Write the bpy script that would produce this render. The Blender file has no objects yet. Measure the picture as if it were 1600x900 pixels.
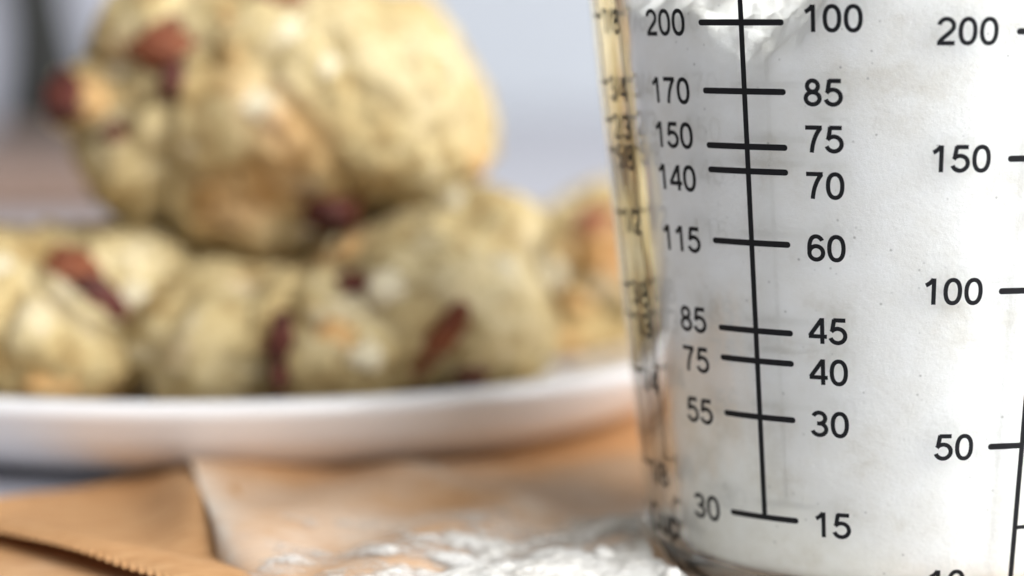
import bpy, bmesh, math, random
from mathutils import Vector, noise, Matrix

random.seed(7)
sc = bpy.context.scene
COL = sc.collection

# ---------------------------------------------------------------- camera
LENS_PX = 3700.0                      # focal length in pixels of the 1600-wide frame
PITCH = math.atan(415 / LENS_PX)      # looking a little down; eye level with the 200 tick
EYE = 0.0685                          # camera height above the table
cam_d = bpy.data.cameras.new('camera')
cam = bpy.data.objects.new('camera', cam_d)
COL.objects.link(cam)
cam.location = (0, 0, EYE)
cam.rotation_euler = (math.pi / 2 - PITCH, 0, 0)
cam_d.sensor_width = 36
cam_d.lens = 36 * LENS_PX / 1600
cam_d.clip_start = 0.01
cam_d.clip_end = 30
cam_d.dof.use_dof = True
cam_d.dof.focus_distance = 0.2685
cam_d.dof.aperture_fstop = cam_d.lens / 10.0     # 10 mm wide aperture
sc.camera = cam

# ---------------------------------------------------------------- light
w = bpy.data.worlds.new('World')
sc.world = w
w.use_nodes = True
bg = w.node_tree.nodes['Background']
bg.inputs[0].default_value = (1.0, 0.98, 0.95, 1)
bg.inputs[1].default_value = 0.32


def area(name, loc, target, size, power, color):
    l = bpy.data.lights.new(name, 'AREA')
    l.shape = 'RECTANGLE'
    l.size, l.size_y = size
    l.energy = power
    l.color = color
    o = bpy.data.objects.new(name, l)
    COL.objects.link(o)
    o.location = loc
    o.rotation_euler = (Vector(target) - Vector(loc)).to_track_quat('-Z', 'Y').to_euler()
    return o


# a tall window to the right, a little on the camera's side
area('window_light', (1.22, -0.60, 0.95), (0.05, 0.33, 0.03), (2.1, 1.5), 98, (0.985, 0.99, 1.0))

sc.render.engine = 'CYCLES'
cy = sc.cycles
cy.use_denoising = True
cy.max_bounces = 20
cy.transmission_bounces = 16
cy.glossy_bounces = 8
cy.diffuse_bounces = 5
cy.caustics_refractive = True
cy.caustics_reflective = True
cy.blur_glossy = 0.3
cy.sample_clamp_indirect = 0
cy.sample_clamp_direct = 0
vs = sc.view_settings
vs.view_transform = 'Standard'
vs.look = 'None'
vs.gamma = 1
vs.exposure = 0.07
vs.use_curve_mapping = False

CP, SP = math.cos(PITCH), math.sin(PITCH)


def ray(px, py):
    a, b = (px - 800) / LENS_PX, (450 - py) / LENS_PX
    return Vector((a, CP + b * SP, -SP + b * CP))


def at(px, py, Y):
    d = ray(px, py)
    return Vector((0, 0, EYE)) + d * (Y / d.y)


# ---------------------------------------------------------------- materials
def mat(name, color=(0.8, 0.8, 0.8), rough=0.5, spec=0.5):
    m = bpy.data.materials.new(name)
    m.use_nodes = True
    b = m.node_tree.nodes['Principled BSDF']
    b.inputs['Base Color'].default_value = (*color, 1)
    b.inputs['Roughness'].default_value = rough
    b.inputs['Specular IOR Level'].default_value = spec
    return m, m.node_tree, b


def nnode(nt, kind, **kw):
    n = nt.nodes.new(kind)
    for k, v in kw.items():
        if k in n.inputs.keys() if hasattr(n.inputs, 'keys') else False:
            n.inputs[k].default_value = v
        else:
            setattr(n, k, v)
    return n


def noise_tex(nt, scale, detail=4, rough=0.55, coord='Object'):
    tc = nt.nodes.new('ShaderNodeTexCoord')
    n = nt.nodes.new('ShaderNodeTexNoise')
    n.inputs['Scale'].default_value = scale
    n.inputs['Detail'].default_value = detail
    n.inputs['Roughness'].default_value = rough
    nt.links.new(tc.outputs[coord], n.inputs['Vector'])
    return n.outputs['Fac']


def ramp(nt, fac, stops):
    r = nt.nodes.new('ShaderNodeValToRGB')
    el = r.color_ramp.elements
    while len(el) < len(stops):
        el.new(0.5)
    for e, (p, c) in zip(el, stops):
        e.position = p
        e.color = (*c, 1) if len(c) == 3 else c
    nt.links.new(fac, r.inputs['Fac'])
    return r.outputs['Color']


def mix(nt, fac, a, b, mode='MIX'):
    m = nt.nodes.new('ShaderNodeMix')
    m.data_type = 'RGBA'
    m.blend_type = mode
    for sock, v in ((m.inputs['Factor'], fac), (m.inputs['A'], a), (m.inputs['B'], b)):
        if hasattr(v, 'links') or hasattr(v, 'is_linked'):
            nt.links.new(v, sock)
        else:
            sock.default_value = v if isinstance(v, (int, float)) else (*v, 1)
    return m.outputs['Result']


def bump(nt, b, fac, strength, dist):
    n = nt.nodes.new('ShaderNodeBump')
    n.inputs['Strength'].default_value = strength
    n.inputs['Distance'].default_value = dist
    nt.links.new(fac, n.inputs['Height'])
    nt.links.new(n.outputs['Normal'], b.inputs['Normal'])


def m_glass():
    m = bpy.data.materials.new('clear_glass')
    m.use_nodes = True
    nt = m.node_tree
    nt.nodes.remove(nt.nodes['Principled BSDF'])
    g = nt.nodes.new('ShaderNodeBsdfGlass')
    g.inputs['IOR'].default_value = 1.57
    g.inputs['Roughness'].default_value = 0.0
    g.inputs['Color'].default_value = (0.985, 0.992, 0.992, 1)
    nt.links.new(g.outputs[0], nt.nodes['Material Output'].inputs['Surface'])
    return m


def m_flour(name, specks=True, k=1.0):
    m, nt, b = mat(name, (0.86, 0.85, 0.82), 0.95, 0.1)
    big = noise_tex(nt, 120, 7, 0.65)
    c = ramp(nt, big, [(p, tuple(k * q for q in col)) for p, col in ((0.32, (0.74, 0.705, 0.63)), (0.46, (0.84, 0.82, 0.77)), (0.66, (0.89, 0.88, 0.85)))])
    if specks:
        tc = nt.nodes.new('ShaderNodeTexCoord')
        v = nt.nodes.new('ShaderNodeTexVoronoi')
        v.inputs['Scale'].default_value = 620
        nt.links.new(tc.outputs['Object'], v.inputs['Vector'])
        s = ramp(nt, v.outputs['Distance'], [(0.05, (1, 1, 1)), (0.13, (0, 0, 0))])
        gate = ramp(nt, noise_tex(nt, 330, 2), [(0.46, (0, 0, 0)), (0.58, (0.8, 0.8, 0.8))])
        c = mix(nt, mix(nt, 1.0, s, gate, 'MULTIPLY'), c, (0.40, 0.385, 0.35))
    nt.links.new(c, b.inputs['Base Color'])
    bump(nt, b, noise_tex(nt, 1300, 6, 0.7), 0.5, 0.0003)
    return m


def m_dough():
    m, nt, b = mat('baked_dough', (0.7, 0.58, 0.33), 0.95, 0.03)
    base = ramp(nt, noise_tex(nt, 55, 5, 0.6), [(0.30, (0.39, 0.25, 0.095)), (0.46, (0.525, 0.415, 0.215)), (0.64, (0.575, 0.485, 0.295))])
    cream = ramp(nt, noise_tex(nt, 120, 3), [(0.60, (0, 0, 0)), (0.70, (0.8, 0.8, 0.8))])
    c = mix(nt, cream, base, (0.62, 0.54, 0.375))
    at_ = nt.nodes.new('ShaderNodeAttribute')
    at_.attribute_name = 'baked'
    c = mix(nt, at_.outputs['Fac'], c, (0.42, 0.17, 0.045))
    fleck = ramp(nt, noise_tex(nt, 210, 6, 0.7), [(0.34, (0.62, 0.54, 0.42)), (0.52, (1, 1, 1)), (0.70, (1.12, 1.12, 1.12))])
    c = mix(nt, 1.0, c, fleck, 'MULTIPLY')
    nt.links.new(c, b.inputs['Base Color'])
    bump(nt, b, noise_tex(nt, 300, 8, 0.72), 0.45, 0.0009)
    return m


def m_simple_noise(name, a, bcol, scale, rough, spec=0.4, bs=0.3, bd=0.0005, bscale=None):
    m, nt, b = mat(name, a, rough, spec)
    c = ramp(nt, noise_tex(nt, scale, 4), [(0.35, a), (0.65, bcol)])
    nt.links.new(c, b.inputs['Base Color'])
    bump(nt, b, noise_tex(nt, bscale or scale * 3, 5), bs, bd)
    return m


def m_kraft(name, dust_and_light):
    m, nt, b = mat(name, (0.62, 0.40, 0.21), 0.6, 0.25)
    tc = nt.nodes.new('ShaderNodeTexCoord')
    mp = nt.nodes.new('ShaderNodeMapping')
    mp.inputs['Scale'].default_value = (1, 6, 1)
    nt.links.new(tc.outputs['Object'], mp.inputs['Vector'])
    fib = nt.nodes.new('ShaderNodeTexNoise')
    fib.inputs['Scale'].default_value = 220
    fib.inputs['Detail'].default_value = 6
    nt.links.new(mp.outputs[0], fib.inputs['Vector'])
    c = ramp(nt, fib.outputs['Fac'], [(0.3, (0.44, 0.22, 0.085)), (0.7, (0.61, 0.36, 0.175))])
    if dust_and_light:
        d = ramp(nt, noise_tex(nt, 60, 6, 0.65), [(0.34, (0.06, 0.06, 0.06)), (0.70, (0.72, 0.72, 0.72))])
        att = nt.nodes.new('ShaderNodeAttribute')
        att.attribute_name = 'dust_and_light'
        dd = nt.nodes.new('ShaderNodeMath')
        dd.operation = 'MULTIPLY'
        nt.links.new(d, dd.inputs[0])
        nt.links.new(att.outputs['Fac'], dd.inputs[1])
        c = mix(nt, dd.outputs[0], c, (0.74, 0.72, 0.66))
    nt.links.new(c, b.inputs['Base Color'])
    bump(nt, b, fib.outputs['Fac'], 0.25, 0.0004)
    return m


GLASS = m_glass()
INK, _, _ = mat('black_print', (0.005, 0.005, 0.006), 0.5, 0.15)
FLOUR = m_flour('packed_flour')
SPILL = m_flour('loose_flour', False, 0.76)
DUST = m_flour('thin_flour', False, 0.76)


def thin_out(m):
    """where the flour lies thin, the paper shows between the grains"""
    nt = m.node_tree
    att = nt.nodes.new('ShaderNodeAttribute')
    att.attribute_name = 'cover'
    add = nt.nodes.new('ShaderNodeMath')
    add.operation = 'ADD'
    nt.links.new(att.outputs['Fac'], add.inputs[0])
    nt.links.new(noise_tex(nt, 900, 5, 0.7), add.inputs[1])
    fac = ramp(nt, add.outputs[0], [(0.46, (0, 0, 0)), (0.92, (1, 1, 1))])
    tr = nt.nodes.new('ShaderNodeBsdfTransparent')
    mx = nt.nodes.new('ShaderNodeMixShader')
    nt.links.new(fac, mx.inputs[0])
    nt.links.new(tr.outputs[0], mx.inputs[1])
    nt.links.new(nt.nodes['Principled BSDF'].outputs[0], mx.inputs[2])
    nt.links.new(mx.outputs[0], nt.nodes['Material Output'].inputs['Surface'])


thin_out(DUST)
DOUGH = m_dough()
BERRY = m_simple_noise('dried_berry', (0.12, 0.032, 0.014), (0.235, 0.075, 0.030), 260, 0.5, 0.2, 0.6, 0.0008)
DARK_BERRY_HOLE = m_simple_noise('dark_berry_and_hole', (0.045, 0.014, 0.010), (0.12, 0.030, 0.020), 260, 0.5, 0.2, 0.6, 0.0008)
NUT = m_simple_noise('toasted_nut', (0.48, 0.25, 0.085), (0.60, 0.39, 0.18), 160, 0.8, 0.1)
CHIP = m_simple_noise('white_chip', (0.64, 0.565, 0.38), (0.70, 0.63, 0.46), 160, 0.8, 0.08, 0.3, 0.0004)
PORCELAIN, _, _ = mat('white_porcelain', (0.82, 0.82, 0.83), 0.16, 0.5)
KRAFT = m_kraft('kraft_paper', True)
KRAFT2 = m_kraft('kraft_paper_clean', False)
TABLEM = m_simple_noise('white_table_paint', (0.50, 0.50, 0.55), (0.53, 0.53, 0.58), 9, 0.42, 0.4, 0.05, 0.0003)
WALLM = m_simple_noise('pale_grey_wall', (0.50, 0.53, 0.57), (0.53, 0.56, 0.60), 3, 0.9, 0.1, 0.1, 0.001)
GREYM = m_simple_noise('grey_paint', (0.47, 0.48, 0.54), (0.51, 0.52, 0.58), 5, 0.6, 0.2, 0.05, 0.0005)
BLACKM = m_simple_noise('charcoal_metal', (0.018, 0.019, 0.017), (0.03, 0.03, 0.028), 40, 0.5, 0.3, 0.1, 0.0004)
BOARDM = m_simple_noise('brown_wood', (0.19, 0.13, 0.10), (0.24, 0.165, 0.13), 22, 0.5, 0.3, 0.2, 0.0006)


# ---------------------------------------------------------------- mesh helpers
def link(name, me, m, parent=None, smooth=True):
    o = bpy.data.objects.new(name, me)
    if m:
        me.materials.append(m)
    COL.objects.link(o)
    if parent:
        o.parent = parent
    if smooth and len(me.polygons):
        me.polygons.foreach_set('use_smooth', [True] * len(me.polygons))
    return o


def mesh(name, vs_, fs):
    me = bpy.data.meshes.new(name)
    me.from_pydata([tuple(v) for v in vs_], [], fs)
    me.update()
    return me


def tag(o, label, cat, group=None, kind=None):
    o['label'] = label
    if cat:
        o['category'] = cat
    if group:
        o['group'] = group
    if kind:
        o['kind'] = kind
    return o


def empty(name, loc):
    o = bpy.data.objects.new(name, None)
    o.location = loc
    o.empty_display_size = 0.01
    COL.objects.link(o)
    return o


def lathe(name, prof, seg, closed_axis=True):
    """prof: list of (r, z); r == 0 becomes a pole"""
    vs_, fs, rings = [], [], []
    for r, z in prof:
        if r < 1e-7:
            rings.append([len(vs_)])
            vs_.append((0, 0, z))
        else:
            rings.append(list(range(len(vs_), len(vs_) + seg)))
            for k in range(seg):
                a = 2 * math.pi * k / seg
                vs_.append((r * math.cos(a), r * math.sin(a), z))
    for A, B in zip(rings, rings[1:]):
        for k in range(seg):
            k2 = (k + 1) % seg
            if len(A) == 1:
                fs.append((A[0], B[k], B[k2])) if len(B) > 1 else None
            elif len(B) == 1:
                fs.append((A[k], B[0], A[k2]))
            else:
                fs.append((A[k], B[k], B[k2], A[k2]))
    me = mesh(name, vs_, fs)
    bm = bmesh.new()
    bm.from_mesh(me)
    bmesh.ops.recalc_face_normals(bm, faces=bm.faces)
    bm.to_mesh(me)
    bm.free()
    return me


def fillet(p0, p1, p2, r, n=8):
    """points that round the corner p1 of a 2-D profile"""
    a, b, c = Vector(p0), Vector(p1), Vector(p2)
    u, v = (a - b).normalized(), (c - b).normalized()
    ang = u.angle(v)
    t = r / math.tan(ang / 2)
    s, e = b + u * t, b + v * t
    cen = b + (u + v).normalized() * (r / math.sin(ang / 2))
    a0 = math.atan2(s.y - cen.y, s.x - cen.x)
    a1 = math.atan2(e.y - cen.y, e.x - cen.x)
    d = (a1 - a0 + math.pi) % (2 * math.pi) - math.pi
    return [(cen.x + r * math.cos(a0 + d * k / n), cen.y + r * math.sin(a0 + d * k / n)) for k in range(n + 1)]


def straight(p, q, n):
    return [(p[0] + (q[0] - p[0]) * k / n, p[1] + (q[1] - p[1]) * k / n) for k in range(n + 1)]


# ---------------------------------------------------------------- the setting
def setting():
    x0, x1, y0, y1 = -2.2, 2.2, -0.6, 1.88
    bm = bmesh.new()
    bmesh.ops.create_grid(bm, x_segments=2, y_segments=2, size=1)
    for v in bm.verts:
        v.co = Vector((x0 + (v.co.x + 1) / 2 * (x1 - x0), y0 + (v.co.y + 1) / 2 * (y1 - y0), -0.0012))
    me = bpy.data.meshes.new('table_top')
    bm.to_mesh(me)
    bm.free()
    o = link('table_top', me, TABLEM)
    o['kind'] = 'structure'
    me = mesh('back_wall', [(-2.2, 1.884, -0.2), (2.2, 1.884, -0.2), (2.2, 1.884, 1.9), (-2.2, 1.884, 1.9)], [(0, 3, 2, 1)])
    o = link('back_wall', me, WALLM)
    o['kind'] = 'structure'


setting()


def bevel_box(name, size, m, loc, rot=(0, 0, 0), bev=0.002, parent=None):
    bm = bmesh.new()
    bmesh.ops.create_cube(bm, size=1)
    for v in bm.verts:
        v.co = Vector((v.co.x * size[0], v.co.y * size[1], v.co.z * size[2]))
    bmesh.ops.bevel(bm, geom=list(bm.edges), offset=bev, segments=3, affect='EDGES', profile=0.6)
    me = bpy.data.meshes.new(name)
    bm.to_mesh(me)
    bm.free()
    o = link(name, me, m, parent, False)
    o.location = loc
    o.rotation_euler = rot
    return o


# ---------------------------------------------------------------- measuring cup
CUP_X, CUP_Y = 0.0484, 0.30
R0, KR = 0.030464, 0.11585            # outer radius at z: R0 + KR z
WALL = 0.0045
RIM = 0.108
FLOOR = 0.0011                        # thickness of the glass base


def ro(z):
    return R0 + KR * z


cup = empty('measuring_cup', (CUP_X, CUP_Y, 0.0))
tag(cup, 'clear thick-walled measuring cup printed with black scales, full of flour', 'measuring cup')


def build_cup():
    pts = [(0, 0.0012), (0.015, 0.0012), (R0 - 0.007, 0.0010), (R0 - 0.0055, 0.0)]
    pts += fillet((R0 - 0.0055, 0), (R0, 0), (ro(RIM), RIM), 0.0030, 10)
    pts += straight((ro(0.0040), 0.0040), (ro(RIM - 0.003), RIM - 0.003), 24)
    pts += fillet((ro(RIM - 0.01), RIM - 0.01), (ro(RIM), RIM), (ro(RIM) - WALL, RIM), 0.0019, 8)
    pts += fillet((ro(RIM), RIM), (ro(RIM) - WALL, RIM), (ro(RIM - 0.02) - WALL, RIM - 0.02), 0.0019, 8)
    zi = FLOOR
    pts += straight((ro(RIM - 0.004) - WALL, RIM - 0.004), (ro(zi + 0.006) - WALL, zi + 0.006), 24)
    pts += fillet((ro(zi + 0.02) - WALL, zi + 0.02), (ro(zi) - WALL, zi), (0.01, zi), 0.0035, 10)
    pts += [(0.012, zi), (0, zi)]
    link('glass_wall', lathe('glass_wall', pts, 320), GLASS, cup)


build_cup()


# --- lettering: each character is drawn with strokes, then wrapped on the cone
def arc(cx, cy, rx, ry, a0, a1, n=22, e=2.0):
    out = []
    for k in range(n + 1):
        a = math.radians(a0 + (a1 - a0) * k / n)
        c, s = math.cos(a), math.sin(a)
        out.append((cx + rx * math.copysign(abs(c) ** (2 / e), c), cy + ry * math.copysign(abs(s) ** (2 / e), s)))
    return out


def bez(p0, p1, p2, p3, n=14):
    out = []
    for k in range(n + 1):
        t = k / n
        u = 1 - t
        out.append(tuple(u ** 3 * a + 3 * u * u * t * b + 3 * u * t * t * c + t ** 3 * d for a, b, c, d in zip(p0, p1, p2, p3)))
    return out


six = [arc(.400, .315, .262, .255, 0, 360, 36), arc(.405, .66, .245, .28, 25, 92, 12) + bez((.40, .94), (.20, .94), (.135, .72), (.138, .42), 14)[1:] + [(.142, .30)]]
GLYPH = {
    '0': (.776, [arc(.388, .5, .266, .44, 0, 360, 48, 2.25)]),
    '1': (.776, [[(.462, 0), (.462, 1.0)], bez((.165, .735), (.28, .78), (.39, .88), (.44, .985), 8)]),
    '2': (.776, [arc(.385, .69, .262, .25, 172, -18, 24) + bez((.634, .613), (.57, .44), (.22, .26), (.125, .065), 14)[1:], [(.06, .0625), (.70, .0625)]]),
    '3': (.776, [arc(.375, .725, .235, .215, 160, -90, 24), arc(.375, .29, .27, .23, 90, -165, 26), [(.29, .515), (.39, .515)]]),
    '4': (.776, [[(.565, 0), (.565, 1.0)], [(.545, .95), (.085, .30)], [(.04, .285), (.745, .285)]]),
    '5': (.776, [[(.215, .935), (.67, .935)], [(.245, .97), (.165, .49)], arc(.375, .335, .285, .275, 148, -162, 30)]),
    '6': (.776, six),
    '7': (.776, [[(.075, .935), (.71, .935)], bez((.66, .93), (.50, .74), (.345, .42), (.315, 0), 14)]),
    '8': (.776, [arc(.388, .735, .205, .205, 0, 360, 34), arc(.388, .285, .262, .225, 0, 360, 36)]),
    '9': (.776, [[(.776 - x, 1.0 - y) for x, y in s] for s in six]),
    '/': (.388, [[(.02, -.02), (.365, 1.02)]]),
    'C': (1.0, [arc(.53, .5, .42, .44, 40, 320, 36)]),
    'u': (.776, [[(.13, .74)] + [(.13, .30)] + arc(.36, .30, .23, .24, 180, 360, 18) + [(.59, .34)], [(.63, .74), (.63, 0)]]),
    'p': (.776, [[(.13, .74), (.13, -.28)], arc(.39, .365, .25, .31, 0, 360, 30)]),
    'g': (.776, [[(.64, .74), (.64, .05)] + arc(.38, .02, .26, .25, 0, -155, 16), arc(.39, .38, .25, .30, 0, 360, 30)]),
    'e': (.776, [[(.13, .40), (.64, .40)] + arc(.385, .37, .265, .31, 6, 312, 30)]),
}


def ribbon(pl, wd, vs_, fs, step=0.12):
    """a flat stroke of width wd along the polyline pl (2-D), finely cut so it can bend"""
    pts = [Vector(pl[0])]
    for a, b in zip(pl, pl[1:]):
        a, b = Vector(a), Vector(b)
        n = max(1, int((b - a).length / step))
        for k in range(1, n + 1):
            pts.append(a.lerp(b, k / n))
    closed = (pts[0] - pts[-1]).length < 1e-5
    if closed:
        pts = pts[:-1]
    n = len(pts)
    base = len(vs_)
    for k, p in enumerate(pts):
        if closed:
            a, b = pts[k - 1], pts[(k + 1) % n]
            d1, d2 = (p - a).normalized(), (b - p).normalized()
        else:
            d1 = (p - pts[k - 1]).normalized() if k else (pts[1] - p).normalized()
            d2 = (pts[k + 1] - p).normalized() if k < n - 1 else d1
        t = (d1 + d2).normalized()
        nn = Vector((-t.y, t.x))
        mlen = min(1.25, 1 / max(0.3, t.dot(d2)))
        vs_.append(p + nn * (wd / 2 * mlen))
        vs_.append(p - nn * (wd / 2 * mlen))
    m = n if closed else n - 1
    for k in range(m):
        i, j = base + 2 * k, base + 2 * ((k + 1) % n)
        fs.append((i, i + 1, j + 1, j))


LIFT = 0.00006


def wrap(name, vs2, fs, th, z, lift=LIFT):
    """vs2 in metres, (x along the circumference, y up the slope) about angle th, height z"""
    out = []
    ca = math.cos(math.atan(KR))
    for x, y in vs2:
        zz = z + y * ca
        a = math.radians(th) + x / ro(z)
        r = ro(zz) + lift
        out.append((r * math.sin(a), -r * math.cos(a), zz))
    return link(name, mesh(name, out, fs), INK, cup, False)


CAP = 0.00304


def text_width(s):
    return sum(GLYPH[c][0] for c in s) * CAP


def number(s, th, z, align, cap=CAP, name='printed_number', wd=0.165):
    vs_, fs, x = [], [], 0.0
    for c in s:
        v, f = [], []
        adv, strokes = GLYPH[c]
        for st in strokes:
            b = len(v)
            vv, ff = [], []
            ribbon(st, wd, vv, ff)
            v += [Vector((p.x + x, p.y)) for p in vv]
            f += [tuple(i + b for i in q) for q in ff]
        o = len(vs_)
        vs_ += v
        fs += [tuple(i + o for i in q) for q in f]
        x += adv
    k = cap
    lo = min(p.x for p in vs_) * k
    hi = max(p.x for p in vs_) * k
    sh = {'l': -.05 * k, 'r': -(x - .06) * k, 'c': -(lo + hi) / 2}[align]
    return wrap(name, [(p.x * k + sh, p.y * k) for p in vs_], fs, th, z)


def bar(name, th0, th1, z, wd=0.00072):
    """a round-ended tick along the circumference"""
    th = (th0 + th1) / 2
    L = math.radians(th1 - th0) * ro(z)
    r = wd / 2
    n = 26
    up, dn = [], []
    for k in range(9):
        a = math.pi / 2 + math.pi / 2 * (1 - k / 8)
        up.append((-L / 2 + r + r * math.cos(a), r * math.sin(a)))
    for k in range(1, n):
        up.append((-L / 2 + r + (L - 2 * r) * k / n, r))
    for k in range(9):
        a = math.pi / 2 * (1 - k / 8)
        up.append((L / 2 - r + r * math.cos(a), r * math.sin(a)))
    vs_ = up + [(x, -y) for x, y in up]
    m = len(up)
    fs = [(k, k + m, k + 1 + m, k + 1) for k in range(m - 1)]
    return wrap(name, vs_, fs, th, z, LIFT * 1.3)


def upright(name, th, z0, z1, wd=0.00066):
    n = 60
    vs_, fs = [], []
    for k in range(n + 1):
        z = z0 + (z1 - z0) * k / n
        for s in (-1, 1):
            a = math.radians(th) + s * wd / 2 / ro(z)
            r = ro(z) + LIFT
            vs_.append((r * math.sin(a), -r * math.cos(a), z))
    for k in range(n):
        fs.append((2 * k, 2 * k + 1, 2 * k + 3, 2 * k + 2))
    return link(name, mesh(name, vs_, fs), INK, cup, False)


def scales():
    # the flour scale that faces the camera
    upright('scale_line', -35.9, 0.0105, 0.0835)
    rows = [('30', '15', .01058, .0090, .0089), ('55', '30', .02270, .0209, .0210), ('75', '40', .02940, .02715, .02715),
            ('85', '45', .03298, .0320, .03197), ('115', '60', .04330, .0416, .04157), ('140', '70', .05160, .04885, .04870),
            ('150', '75', .05442, .05387, .05395), ('170', '85', .06072, .0591, .0592), ('200', '100', .0685, .0670, .06744)]
    for a, b, zt, za, zb in rows:
        bar('tick_mark', -44.7, -28.0, zt)
        number(a, -48.0, za, 'r')
        number(b, -24.8, zb, 'l')
    # the millilitre scale on the right
    upright('scale_line', 18.25, 0.0030, 0.0835)
    for s, zt in (('10', .0039), ('50', .02015), ('100', .03833), ('150', .05339), ('200', .06752)):
        bar('tick_mark', 10.8, 18.3, zt)
        number(s, 7.6, zt - .00148, 'r')
    for zt in (.01027, .02960, .0461, .0605):
        bar('tick_mark', 18.2, 22.6, zt, .0005)
    # the cup scale turned away to the left
    upright('scale_line', -79.5, 0.0137, 0.0835)
    for s, zt in (('1/8', .0137), ('1/4', .02534), ('1/3', .0323), ('3/8', .0361), ('1/2', .0451), ('5/8', .0529),
                  ('2/3', .0566), ('3/4', .0612), ('7/8', .0693)):
        bar('tick_mark', -82.2, -76.2, zt, .0005)
        number(s, -76.0, zt - .0022, 'l', .0030)
    number('Cup', -79.0, .0052, 'l', .0036)


scales()


# ---------------------------------------------------------------- flour inside the cup
def flour_in_cup():
    GAP = 0.00025
    nth, nz, nr = 360, 70, 60
    zb = FLOOR + 0.0004

    def hw(a):                       # height of the flour at the wall, a in degrees
        pts = [(-180, .0745), (-120, .0735), (-80, .0708), (-66, .0697), (-60, .0701), (-55, .0690), (-51, .0696), (-48.5, .0690), (-46.5, .0672), (-44.5, .0659), (-42.5, .0652),
               (-40, .0643), (-37, .0638), (-34, .0640), (-32, .0651), (-29, .0656), (-26.5, .0663), (-24.5, .0678), (-23.3, .0698), (-20, .0709), (-12, .0722), (0, .0730), (40, .0735),
               (100, .0735), (180, .0745)]
        for (a0, h0), (a1, h1) in zip(pts, pts[1:]):
            if a0 <= a <= a1:
                t = (a - a0) / (a1 - a0)
                return h0 + (h1 - h0) * t
        return pts[0][1]

    def rin(z):
        r = ro(z) - WALL - GAP
        dz = z - zb
        if dz < 0.0035:              # rounded lower corner
            q = 0.0035 - dz
            r -= 0.0035 - math.sqrt(max(0, 0.0035 ** 2 - q * q))
        return r
    vs_, fs = [], []
    for j in range(nz + 1):
        t = j / nz
        for k in range(nth):
            a = -180 + 360 * k / nth
            n = noise.noise(Vector((math.sin(math.radians(a)) * 14, math.cos(math.radians(a)) * 14, 3.1)))
            n2 = noise.noise(Vector((math.sin(math.radians(a)) * 60, math.cos(math.radians(a)) * 60, 8.1)))
            n3 = noise.noise(Vector((math.sin(math.radians(a)) * 130, math.cos(math.radians(a)) * 130, 5.1)))
            top = hw(a) + 0.0006 * n + 0.0005 * n2 + 0.0003 * n3
            z = zb + (top - zb) * (t ** 0.9)
            r = rin(z)
            if t > 0.985:
                r -= 0.0002
            vs_.append((r * math.sin(math.radians(a)), -r * math.cos(math.radians(a)), z))
    for i in range(1, nr + 1):
        s = i / nr
        for k in range(nth):
            a = -180 + 360 * k / nth
            e = vs_[nz * nth + k]
            x, y = e[0] * (1 - s), e[1] * (1 - s)
            rr = math.hypot(x, y)
            d = math.hypot(e[0], e[1]) - rr
            tgt = 0.0775 + 0.0015 * noise.noise(Vector((x * 120, y * 120, 1)))
            z = e[2] + max(0.0, tgt - e[2]) * (1 - math.exp(-d / 0.014))
            v = Vector((x, y, z))
            z += (0.0014 * noise.fractal(v * 190, 1.0, 2.1, 5) + 0.0022 * abs(noise.noise(v * 380)) + 0.0009 * noise.noise(v * 850)) * min(1, d / 0.0012)
            vs_.append((x, y, z))
    for j in range(nz + nr):
        for k in range(nth):
            k2 = (k + 1) % nth
            fs.append((j * nth + k, j * nth + k2, (j + 1) * nth + k2, (j + 1) * nth + k))
    c = len(vs_)
    vs_.append((0, 0, zb))
    for k in range(nth):
        fs.append((c, (k + 1) % nth, k))
    o = link('flour_in_cup', mesh('flour_in_cup', vs_, fs), FLOUR)
    o.location = (CUP_X, CUP_Y, 0.0)
    tag(o, 'packed white flour filling the measuring cup, with a notch in its top', 'flour')


flour_in_cup()

# ---------------------------------------------------------------- plate
PL_X, PL_Y = -0.050, 0.4205


def build_plate():
    rim = 0.0855
    prof = [(0, 0.0045), (0.050, 0.0045), (0.0610, 0.0030), (0.0620, 0.0), (0.0650, 0.0), (0.0662, 0.0012)]
    prof += bez((0.0662, 0.0012), (0.0745, 0.0020), (0.0810, 0.0062), (0.0842, 0.0116), 14)[1:]
    prof += [(rim - 0.0005, 0.0124), (rim, 0.0134), (rim + .0001, 0.0144), (rim - 0.0006, 0.0152), (rim - 0.0020, 0.0154), (rim - 0.004, 0.0150)]
    prof += bez((rim - 0.004, 0.0150), (0.073, 0.0118), (0.064, 0.0072), (0.055, 0.0070), 14)[1:]
    prof += [(0.03, 0.0070), (0, 0.0070)]
    prof = [(r, z * 0.93) for r, z in prof]
    p = lathe('plate', prof, 160)
    o = link('plate', p, PORCELAIN)
    o.location = (PL_X, PL_Y, 0.0)
    tag(o, 'round white porcelain plate with a raised rim holding the cookies', 'plate')


build_plate()

# ---------------------------------------------------------------- cookies
ICO = {}


def ico(level):
    if level not in ICO:
        bm = bmesh.new()
        bmesh.ops.create_icosphere(bm, subdivisions=level, radius=1)
        ICO[level] = ([v.co.copy() for v in bm.verts], [tuple(v.index for v in f.verts) for f in bm.faces])
        bm.free()
    return ICO[level]


def far_hit(d, c, r):
    """far crossing of the ray from the origin along d with the ellipsoid c, r"""
    e = Vector((d.x / r.x, d.y / r.y, d.z / r.z))
    g = Vector((c.x / r.x, c.y / r.y, c.z / r.z))
    A, b = e.length_squared, e.dot(g)
    q = b * b - A * (g.length_squared - 1)
    if q < 0:
        return 0.0
    return (b + math.sqrt(q)) / A


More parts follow.
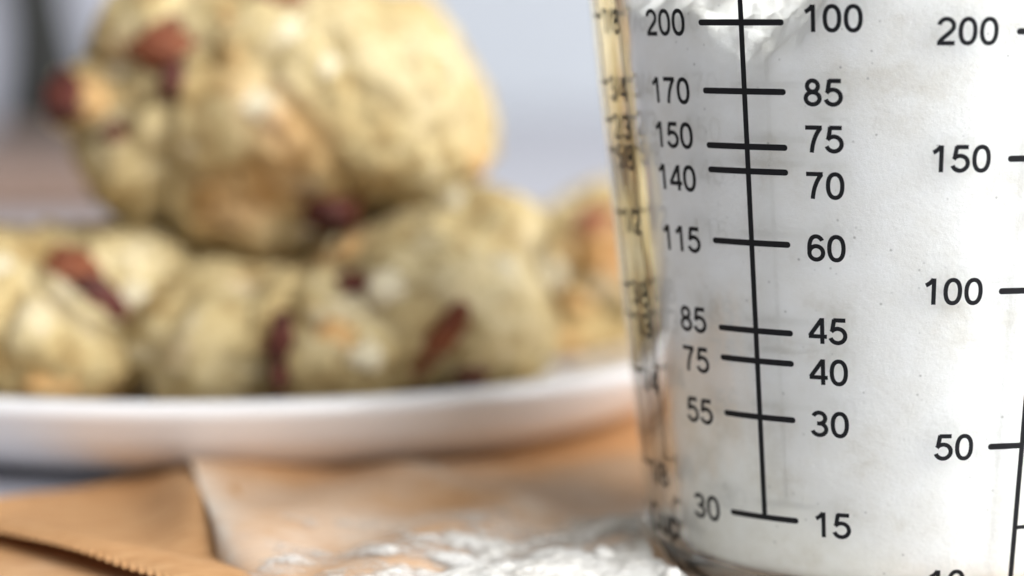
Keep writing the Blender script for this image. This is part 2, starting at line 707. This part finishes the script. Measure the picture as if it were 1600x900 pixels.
def chunk_mesh(name, size, seed, rough=0.36):
    vs_, fs = ico(4)
    out = []
    for v in vs_:
        k = 1 + rough * noise.noise(v * 1.3 + Vector((seed * 7.1, 0, 0))) + 0.6 * rough * noise.noise(v * 3.1 + Vector((0, seed * 3.3, 0))) - 0.35 * rough * abs(noise.noise(v * 6.5 + Vector((seed, 0, 2))))
        # flatten some sides so it reads as a chopped piece
        q = v * k
        for ax in (Vector((.6, .5, .62)), Vector((-.7, .3, .2)), Vector((.1, -.8, .5))):
            a = ax.normalized()
            dd = q.dot(a)
            if dd > 0.68:
                q -= a * (dd - 0.68) * 0.85
        out.append((q.x * size[0], q.y * size[1], q.z * size[2]))
    return mesh(name, out, fs)


def cookie(name, label, Y, centre, lobes, cracks, chunks, seed, floor_z=None, base_brown=0.5):
    """lobes: (px, py, half width px, half height px, depth offset m, half depth m) laid out on the plane Y; chunks: (px, py, w, h, angle, kind)"""
    C = at(centre[0], centre[1], Y)
    s = Y / LENS_PX
    sph = []
    for px, py, rx, ry, dy, rz in lobes:
        p = at(px, py, Y) + Vector((0, dy, 0)) - C
        sph.append((p, Vector((rx * s, rz, ry * s))))
    root = empty(name, C)
    tag(root, label, 'cookie', 'cookies piled on the plate')
    vs_, fs = ico(6)
    out, baked = [], []
    zs = []
    off = Vector((seed * 13.7, seed * 5.1, 0))

    def surf(d):
        hs = sorted((far_hit(d, c, r) for c, r in sph), reverse=True)
        K = 0.0045
        h = hs[0] + K * math.log(sum(math.exp((q - hs[0]) / K) for q in hs if q > 0)) - 0.0012 if hs[0] > 0 else 0
        # a soft groove where two lobes meet, like a crack in the dough
        if len(hs) > 1 and hs[0] > 0:
            gap = (hs[0] - hs[1]) / 0.0010
            h -= 0.0005 * math.exp(-gap * gap)
        return max(h, 0.012)
    for d in vs_:
        h = surf(d)
        p = d * h
        q = p * 70 + off
        h += 0.0020 * noise.noise(q) + 0.0013 * noise.noise(q * 2.3) + 0.0012 * noise.noise(q * 5.0) + 0.0009 * noise.noise(q * 9) + 0.0006 * noise.noise(q * 17)
        c = noise.noise(q * 0.9 + Vector((9, 2, 4)))
        h -= 0.0012 * math.exp(-(c / 0.05) ** 2)          # wandering cracks
        p = d * h
        if p.y < 0.006:                                     # the big cracks of the front face
            X, Z = centre[0] + p.x / s, centre[1] - p.z / s
            for pl, dep, wid in cracks:
                best = 1e9
                for a, b in zip(pl, pl[1:]):
                    ex, ey = b[0] - a[0], b[1] - a[1]
                    t = max(0, min(1, ((X - a[0]) * ex + (Z - a[1]) * ey) / (ex * ex + ey * ey)))
                    best = min(best, math.hypot(X - a[0] - t * ex, Z - a[1] - t * ey))
                best += 7 * noise.noise(q * 3)
                if best < wid * 3:
                    h -= dep * math.exp(-(best / wid) ** 2)
            p = d * h
        if floor_z is not None and C.z + p.z < floor_z:
            p.z = floor_z - C.z - 0.0001 * (floor_z - C.z - p.z)
        out.append(p)
        zs.append(p.z)
    lo, hi = min(zs), max(zs)
    for p in out:
        t = (p.z - lo) / (hi - lo)
        q = p * 60 + off
        n = noise.noise(q * 1.1)
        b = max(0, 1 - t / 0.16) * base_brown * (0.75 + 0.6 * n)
        tip = max(0.0, noise.noise(q * 0.75 + Vector((3, 8, 1))) - 0.36) * 1.6
        baked.append(min(0.85, max(0, b + tip)))
    me = mesh('dough', [tuple(p) for p in out], fs)
    a = me.attributes.new('baked', 'FLOAT', 'POINT')
    a.data.foreach_set('value', baked)
    link('dough', me, DOUGH, root)
    for i, (px, py, wpx, hpx, ang, kind) in enumerate(chunks):
        d0 = (at(px, py, Y) - C)
        # walk along the view ray to the surface
        vdir = ray(px, py).normalized()
        best = None
        for k in range(160):
            p = d0 - vdir * (0.05 - k * 0.00065)
            if p.length <= surf(p.normalized()):
                best = p
                break
        if best is None:
            best = d0
        nm, mt = {'b': ('berry', BERRY), 'd': ('berry', DARK_BERRY_HOLE), 'n': ('nut', NUT), 'w': ('white_chip', CHIP)}[kind]
        th = min(wpx, hpx) * s * 0.5
        o = link(nm, chunk_mesh(nm, (wpx * s / 2, max(th, .003), hpx * s / 2), seed * 10 + i), mt, root)
        o.location = best + vdir * (th * (0.05 if kind in 'bd' else 0.60 if kind == 'n' else 0.78))
        o.rotation_euler = (random.uniform(-.25, .25), math.radians(ang), random.uniform(-.3, .3))
    return root


cookie('cookie', 'largest cream cookie on top of the pile, cut by the top edge', 0.402, (420, 190),
       [(445, 180, 296, 192, .000, .034), (585, 165, 160, 160, .000, .026), (225, 235, 96, 112, -.003, .022),
        (168, 150, 76, 56, -.006, .018), (250, 50, 98, 78, .000, .022), (440, 60, 170, 96, .002, .028), (400, 310, 128, 84, -.003, .023), (640, 262, 110, 82, .000, .022)],
       [([(300, 95), (290, 180), (272, 260), (262, 350)], .0044, 11), ([(470, 140), (520, 200), (550, 250), (580, 310)], .0022, 8),
        ([(300, 235), (350, 268), (410, 255)], .0018, 10), ([(610, 318), (680, 295), (745, 268)], .0028, 9), ([(150, 205), (200, 190), (270, 140)], .0035, 12),
        ([(330, 60), (400, 110), (470, 140)], .0012, 10)],
       [(268, 72, 112, 96, 25, 'b'), (104, 152, 66, 84, 10, 'd'), (142, 158, 60, 56, 0, 'n'), (182, 212, 40, 44, 0, 'd'), (502, 318, 108, 74, 25, 'd'),  # the small dark lump below the knob stands for shade in a hole
        (530, 324, 62, 54, 0, 'b'), (272, 128, 44, 60, 0, 'd'), (432, -4, 84, 50, 0, 'b'), (452, 60, 50, 58, 10, 'w'), (505, 108, 50, 66, -15, 'w'), (690, 100, 76, 60, 40, 'w'),
        (395, 162, 66, 46, 0, 'w'), (205, 112, 84, 70, -20, 'w'), (738, 252, 36, 54, 0, 'n'), (440, 396, 76, 32, 0, 'n'), (365, 28, 40, 40, 0, 'n'), (486, 350, 50, 46, 0, 'w')], 1, base_brown=0.45)

cookie('cookie', 'cracked cookie at the front centre of the plate, with a long red berry sliver', 0.380, (520, 510),
       [(520, 520, 298, 112, .002, .032), (335, 520, 132, 114, -.002, .027), (680, 455, 156, 132, .002, .028), (740, 520, 108, 92, -.002, .024),
        (560, 520, 150, 108, -.004, .024), (765, 352, 76, 66, .010, .018)],
       [([(480, 405), (455, 470), (438, 530), (436, 620)], .0055, 13), ([(235, 590), (262, 510), (310, 445)], .0022, 12), ([(545, 390), (600, 440), (640, 500), (630, 560)], .0026, 10),
        ([(640, 600), (700, 580), (800, 560)], .0030, 11), ([(470, 470), (540, 480), (600, 470)], .0024, 10)],
       [(438, 528, 40, 84, 8, 'd'), (436, 585, 26, 56, 0, 'd'), (522, 530, 62, 62, 0, 'n'), (568, 552, 60, 52, 10, 'w'), (688, 530, 46, 146, 34, 'b'), (608, 452, 74, 64, -20, 'w'),
        (548, 392, 46, 40, 0, 'n'), (552, 440, 56, 32, 0, 'd'), (735, 582, 50, 30, 0, 'd'), (785, 425, 46, 58, 0, 'w'), (715, 320, 60, 50, 30, 'w')], 2, floor_z=0.0075, base_brown=0.35)

cookie('cookie', 'shaded cookie at the left edge, with one wide dark red berry', 0.384, (90, 500),
       [(60, 490, 225, 134, .004, .034), (130, 530, 128, 96, -.004, .024), (-60, 490, 130, 120, .004, .026), (200, 450, 96, 92, .006, .022)],
       [([(75, 420), (52, 500), (80, 600)], .0028, 13), ([(90, 400), (150, 470), (230, 500)], .0030, 12), ([(0, 470), (30, 540), (20, 610)], .0020, 12)],
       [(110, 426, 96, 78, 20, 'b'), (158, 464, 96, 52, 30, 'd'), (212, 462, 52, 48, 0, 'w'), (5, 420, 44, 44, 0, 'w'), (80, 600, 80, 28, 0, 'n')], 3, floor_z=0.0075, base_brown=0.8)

cookie('cookie', 'pale cookie farthest back, half hidden behind the measuring cup', 0.452, (930, 460),
       [(940, 445, 132, 132, .002, .028), (890, 410, 84, 84, .000, .022), (875, 505, 88, 80, -.004, .022), (985, 410, 100, 98, .000, .024), (990, 510, 92, 80, -.002, .022)],
       [([(850, 460), (900, 450), (960, 470)], .0028, 11), ([(900, 330), (880, 400), (895, 450)], .0020, 10)],
       [(926, 346, 72, 52, -15, 'b'), (868, 430, 40, 56, 0, 'w'), (905, 470, 56, 40, 0, 'n'), (935, 440, 50, 46, 0, 'w'), (845, 415, 44, 44, 0, 'w'), (870, 530, 66, 40, 0, 'n')], 4, floor_z=0.0075, base_brown=0.45)

cookie('cookie', 'dim cookie mostly hidden behind the front row, under the top cookie', 0.444, (400, 470),
       [(400, 480, 250, 100, .000, .030), (250, 460, 110, 96, -.002, .022), (520, 450, 120, 100, .002, .022)], [], [], 5, floor_z=0.0075, base_brown=0.5)


# ---------------------------------------------------------------- paper bag
def sheet(name, fn, nu, nv, m, parent, smooth=True, thick=0.00018):
    """double-sided sheet of paper: fn(u, v) -> (x, y, z, dust)"""
    vs_, dust_and_light = [], []
    for j in range(nv + 1):
        for i in range(nu + 1):
            x, y, z, d = fn(i / nu, j / nv)
            vs_.append((x, y, z))
            dust_and_light.append(d)
    n = len(vs_)
    vs_ += [(x, y, z - thick) for x, y, z in vs_]
    dust_and_light += dust_and_light
    fs = []
    W = nu + 1
    for j in range(nv):
        for i in range(nu):
            a = j * W + i
            fs.append((a, a + 1, a + W + 1, a + W))
            fs.append((n + a, n + a + W, n + a + W + 1, n + a + 1))
    edge = [i for i in range(W)] + [j * W + nu for j in range(1, nv + 1)] + [nv * W + i for i in range(nu - 1, -1, -1)] + [j * W for j in range(nv - 1, 0, -1)]
    for a, b in zip(edge, edge[1:] + edge[:1]):
        fs.append((a, n + a, n + b, b))
    me = mesh(name, vs_, fs)
    at_ = me.attributes.new('dust_and_light', 'FLOAT', 'POINT')
    at_.data.foreach_set('value', dust_and_light)
    return link(name, me, m, parent, smooth)


def lerp(a, b, t):
    return a + (b - a) * t


def dust_at(x, y):
    # flour was spilled between the bag and the cup
    d = math.hypot((x - 0.008) / 0.050, (y - 0.285) / 0.055)
    ring = math.exp(-(max(0, math.hypot(x - CUP_X, y - CUP_Y) - 0.034) / 0.010) ** 2)
    return max(0.0, min(1.0, 1.5 - d), 1.3 * ring)


def paper_bag():
    bag = empty('paper_bag', (0, 0, -0.0008))
    tag(bag, 'brown paper bag lying open with a serrated edge, under plate and cup', 'paper bag')

    def bottom(u, v):
        # left edge runs obliquely away from the camera
        y = lerp(0.262, 0.54, v)
        xl = -0.0534 + (max(y, 0.27) - 0.354) * 0.533
        x = lerp(xl, 0.080 + (y - 0.3) * 0.3, u)
        z = 0.0006 + 0.0003 * math.sin(x * 60 + y * 40) ** 2
        n = noise.noise(Vector((x * 25, y * 25, 0)))
        far = math.hypot(x - PL_X, y - PL_Y) > 0.062 and math.hypot(x - CUP_X, y - CUP_Y) > 0.036
        return x, y, (z + 0.0006 * abs(n) if far else 0.0004), dust_at(x, y)
    sheet('bottom_layer', bottom, 120, 110, KRAFT, bag)

    # serrated flap: the lip of the mouth, curling up from the lower layer
    A, B = Vector((-0.0790, 0.3200)), Vector((-0.0470, 0.3640))       # back edge
    F, E = Vector((-0.0790, 0.3160)), Vector((-0.0250, 0.2620))      # serrated front edge

    MB, MF = Vector((-0.0500, 0.3500)), Vector((-0.0375, 0.2950))   # the mouth of the bag, back to front
    mdir = (MF - MB).normalized()
    mlen = (MF - MB).length

    def arch_at(v):
        return math.sin(math.pi * min(1, max(0, v))) ** 0.7

    def flap(u, v):
        t = u
        back = A.lerp(B, t)
        front = F.lerp(E, t)
        p = back.lerp(front, v)
        z = 0.0013 + 0.0034 * math.exp(-((v - 0.90) / 0.16) ** 2) * (1.1 - 0.5 * t) + 0.0014 * math.exp(-(v / 0.2) ** 2) * (1 - t)
        z += 0.0007 * noise.noise(Vector((p.x * 60, p.y * 60, 2)))
        rel = p - MB
        along = rel.dot(mdir) / mlen
        left = rel.x * -(-mdir.y) + rel.y * -(mdir.x)               # distance to the left of the mouth
        wide = 0.0055 if left > 0 else 0.030
        z = max(z, 0.0014 + 0.0050 * arch_at(along) * math.exp(-(left / wide) ** 2) - (0.0006 if left < 0 else 0))
        if v > 0.985:                                              # teeth
            k = (t * 44) % 1.0
            d = (front - back).normalized()
            p = p + d * (0.0014 * (1 - abs(2 * k - 1)))
        return p.x, p.y, z, 0.0
    sheet('serrated_flap', flap, 400, 36, KRAFT2, bag, False)

    # upper layer: starts as a raised mouth and settles towards the cup
    def upper(u, v):
        b0, f0 = MB, MF
        b1, f1 = Vector((0.030, 0.362)), Vector((0.018, 0.270))
        fr = f0.lerp(f1, u)
        fr.y -= 0.026 * min(1, u / 0.2) ** 0.8 * (1 - u)
        p = b0.lerp(b1, u).lerp(fr, v)
        arch = arch_at(v)
        z = 0.0018 + 0.0050 * arch * math.exp(-(u / 0.30) ** 1.5) + 0.0012 * math.sin(u * 9 + v * 5) ** 2 + 0.0010 * noise.noise(Vector((p.x * 45, p.y * 45, 5)))
        crease = abs((p.x - 0.000) * 0.8 + (p.y - 0.325) * 0.6)
        z += 0.0022 * math.exp(-(crease / 0.004) ** 2) * u
        return p.x, p.y, max(z, 0.0014), dust_at(p.x, p.y) + 0.6 * math.exp(-(crease / 0.003) ** 2) * u + 1.0 * math.exp(-(u / 0.06) ** 2)  # last term paints the lit face of the mouth edge; the rest is dust
    sheet('upper_layer', upper, 120, 80, KRAFT, bag)


paper_bag()


# ---------------------------------------------------------------- spilled flour
def spilled_flour():
    vs_, fs = [], []
    nx, ny = 300, 240
    from mathutils.bvhtree import BVHTree
    bv_, bf_ = [], []
    for o in bpy.data.objects['paper_bag'].children:
        n0 = len(bv_)
        bv_ += [v.co + Vector((0, 0, -0.0008)) for v in o.data.vertices]
        bf_ += [tuple(i + n0 for i in p.vertices) for p in o.data.polygons]
    tree = BVHTree.FromPolygons(bv_, bf_)

    def under(x, y):
        hit = tree.ray_cast(Vector((x, y, 0.05)), Vector((0, 0, -1)))[0]
        return hit.z if hit else -0.0012

    def soft(x, y):                  # loose flour bridges the steps of the paper
        return sum(under(x + a * 0.0016, y + b * 0.0016) for a in (-2, -1, 0, 1, 2) for b in (-2, -1, 0, 1, 2)) / 25
    x0, x1, y0, y1 = -0.045, 0.045, 0.255, 0.335
    H = {}
    for j in range(ny + 1):
        for i in range(nx + 1):
            x, y = lerp(x0, x1, i / nx), lerp(y0, y1, j / ny)
            p = Vector((x, y, 0))
            reach = 1.15 - math.hypot((x - 0.016) / 0.038, (y - 0.266) / 0.042)
            n = noise.fractal(p * 130, 1.0, 2.0, 5)
            h = 0.0010 * max(-1, reach + 0.50 * n)
            if h > 0:
                h += min(1, h / 0.0006) * (0.0010 * abs(noise.noise(p * 110)) + 0.0003 * noise.noise(p * 500) + 0.0002 * noise.noise(p * 1100))
            H[i, j] = h
    idx, cover = {}, []

    def vid(i, j):
        if (i, j) not in idx:
            idx[i, j] = len(vs_)
            x, y = lerp(x0, x1, i / nx), lerp(y0, y1, j / ny)
            cover.append(min(1.0, max(0.0, H[i, j] / 0.0013)) * 0.75)
            vs_.append((x, y, 0.00025 + lerp(under(x, y), soft(x, y), min(1, max(0, H[i, j] / 0.0008))) + H[i, j]))
        return idx[i, j]
    for j in range(ny):
        for i in range(nx):
            q = [(i, j), (i + 1, j), (i + 1, j + 1), (i, j + 1)]
            cx, cy_ = lerp(x0, x1, i / nx), lerp(y0, y1, j / ny)
            if math.hypot(cx - CUP_X, cy_ - CUP_Y) < 0.032:
                continue
            if max(H[k] for k in q) > 0:
                fs.append([vid(*k) for k in q])
    me = mesh('spilled_flour', vs_, fs)
    me.attributes.new('cover', 'FLOAT', 'POINT').data.foreach_set('value', cover)
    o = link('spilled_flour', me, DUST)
    tag(o, 'loose white flour spilled over the brown paper beside the cup', 'flour', kind='stuff')
    # crumbs of flour
    bv, bf = ico(2)
    vs2, fs2 = [], []
    rnd = random.Random(3)
    for k in range(45):
        a = rnd.uniform(0, 6.283)
        q = abs(rnd.gauss(0, 0.5))
        x, y = 0.010 + 0.040 * q * math.cos(a), 0.272 + 0.040 * q * math.sin(a)
        if math.hypot(x - CUP_X, y - CUP_Y) < 0.033 or y > 0.345:
            continue
        r = rnd.choice((0.0004, 0.0005, 0.0007, 0.0010, 0.0015)) * rnd.uniform(.7, 1.2)
        base = len(vs2)
        n0 = Vector((rnd.uniform(0, 50), rnd.uniform(0, 50), 0))
        zz = under(x, y) + r * 0.3
        for v in bv:
            kk = r * (1 + 0.5 * noise.noise(v * 1.4 + n0))
            vs2.append((x + v.x * kk, y + v.y * kk, zz + v.z * kk * 0.8 + r * 0.2))
        fs2 += [tuple(i + base for i in f) for f in bf]
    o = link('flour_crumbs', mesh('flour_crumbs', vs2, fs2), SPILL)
    tag(o, 'small white flour lumps scattered over the spilled flour', 'flour crumbs', kind='stuff')


spilled_flour()


# ---------------------------------------------------------------- far background
def background():
    b = bevel_box('wooden_board', (0.34, 0.34, 0.016), BOARDM, (-0.32, 1.00, 0.0085), (0, 0, math.radians(4)), 0.003)
    tag(b, 'blurred brown wooden board lying on the table at the far left', 'board')
    g = bevel_box('grey_panel', (0.42, 0.03, 0.5), GREYM, (-0.46, 1.70, 0.2508), (0, 0, math.radians(-6)), 0.003)
    tag(g, 'blurred grey panel standing at the back wall on the left', 'panel')
    # dark post leaning to the left behind the board
    p0, p1 = at(84, 262, 1.22), at(-8, -260, 1.30)
    vs_, fs = [], []
    n, m = 24, 20
    d = (p1 - p0)
    for j in range(m + 1):
        t = j / m
        c = p0.lerp(p1, t) + Vector((0.006 * math.sin(t * math.pi), 0, 0))
        r = 0.021 + 0.004 * math.cos(t * 7) + 0.006 * (1 - t) ** 3
        for k in range(n):
            a = 2 * math.pi * k / n
            vs_.append((c.x + r * math.cos(a), c.y + r * math.sin(a), c.z))
    for j in range(m):
        for k in range(n):
            k2 = (k + 1) % n
            fs.append((j * n + k, j * n + k2, (j + 1) * n + k2, (j + 1) * n + k))
    fs.append(tuple(range(n))[::-1])
    fs.append(tuple(m * n + k for k in range(n)))
    o = link('dark_post', mesh('dark_post', vs_, fs), BLACKM)
    tag(o, 'blurred charcoal post leaning left behind the cookies', 'post')


background()
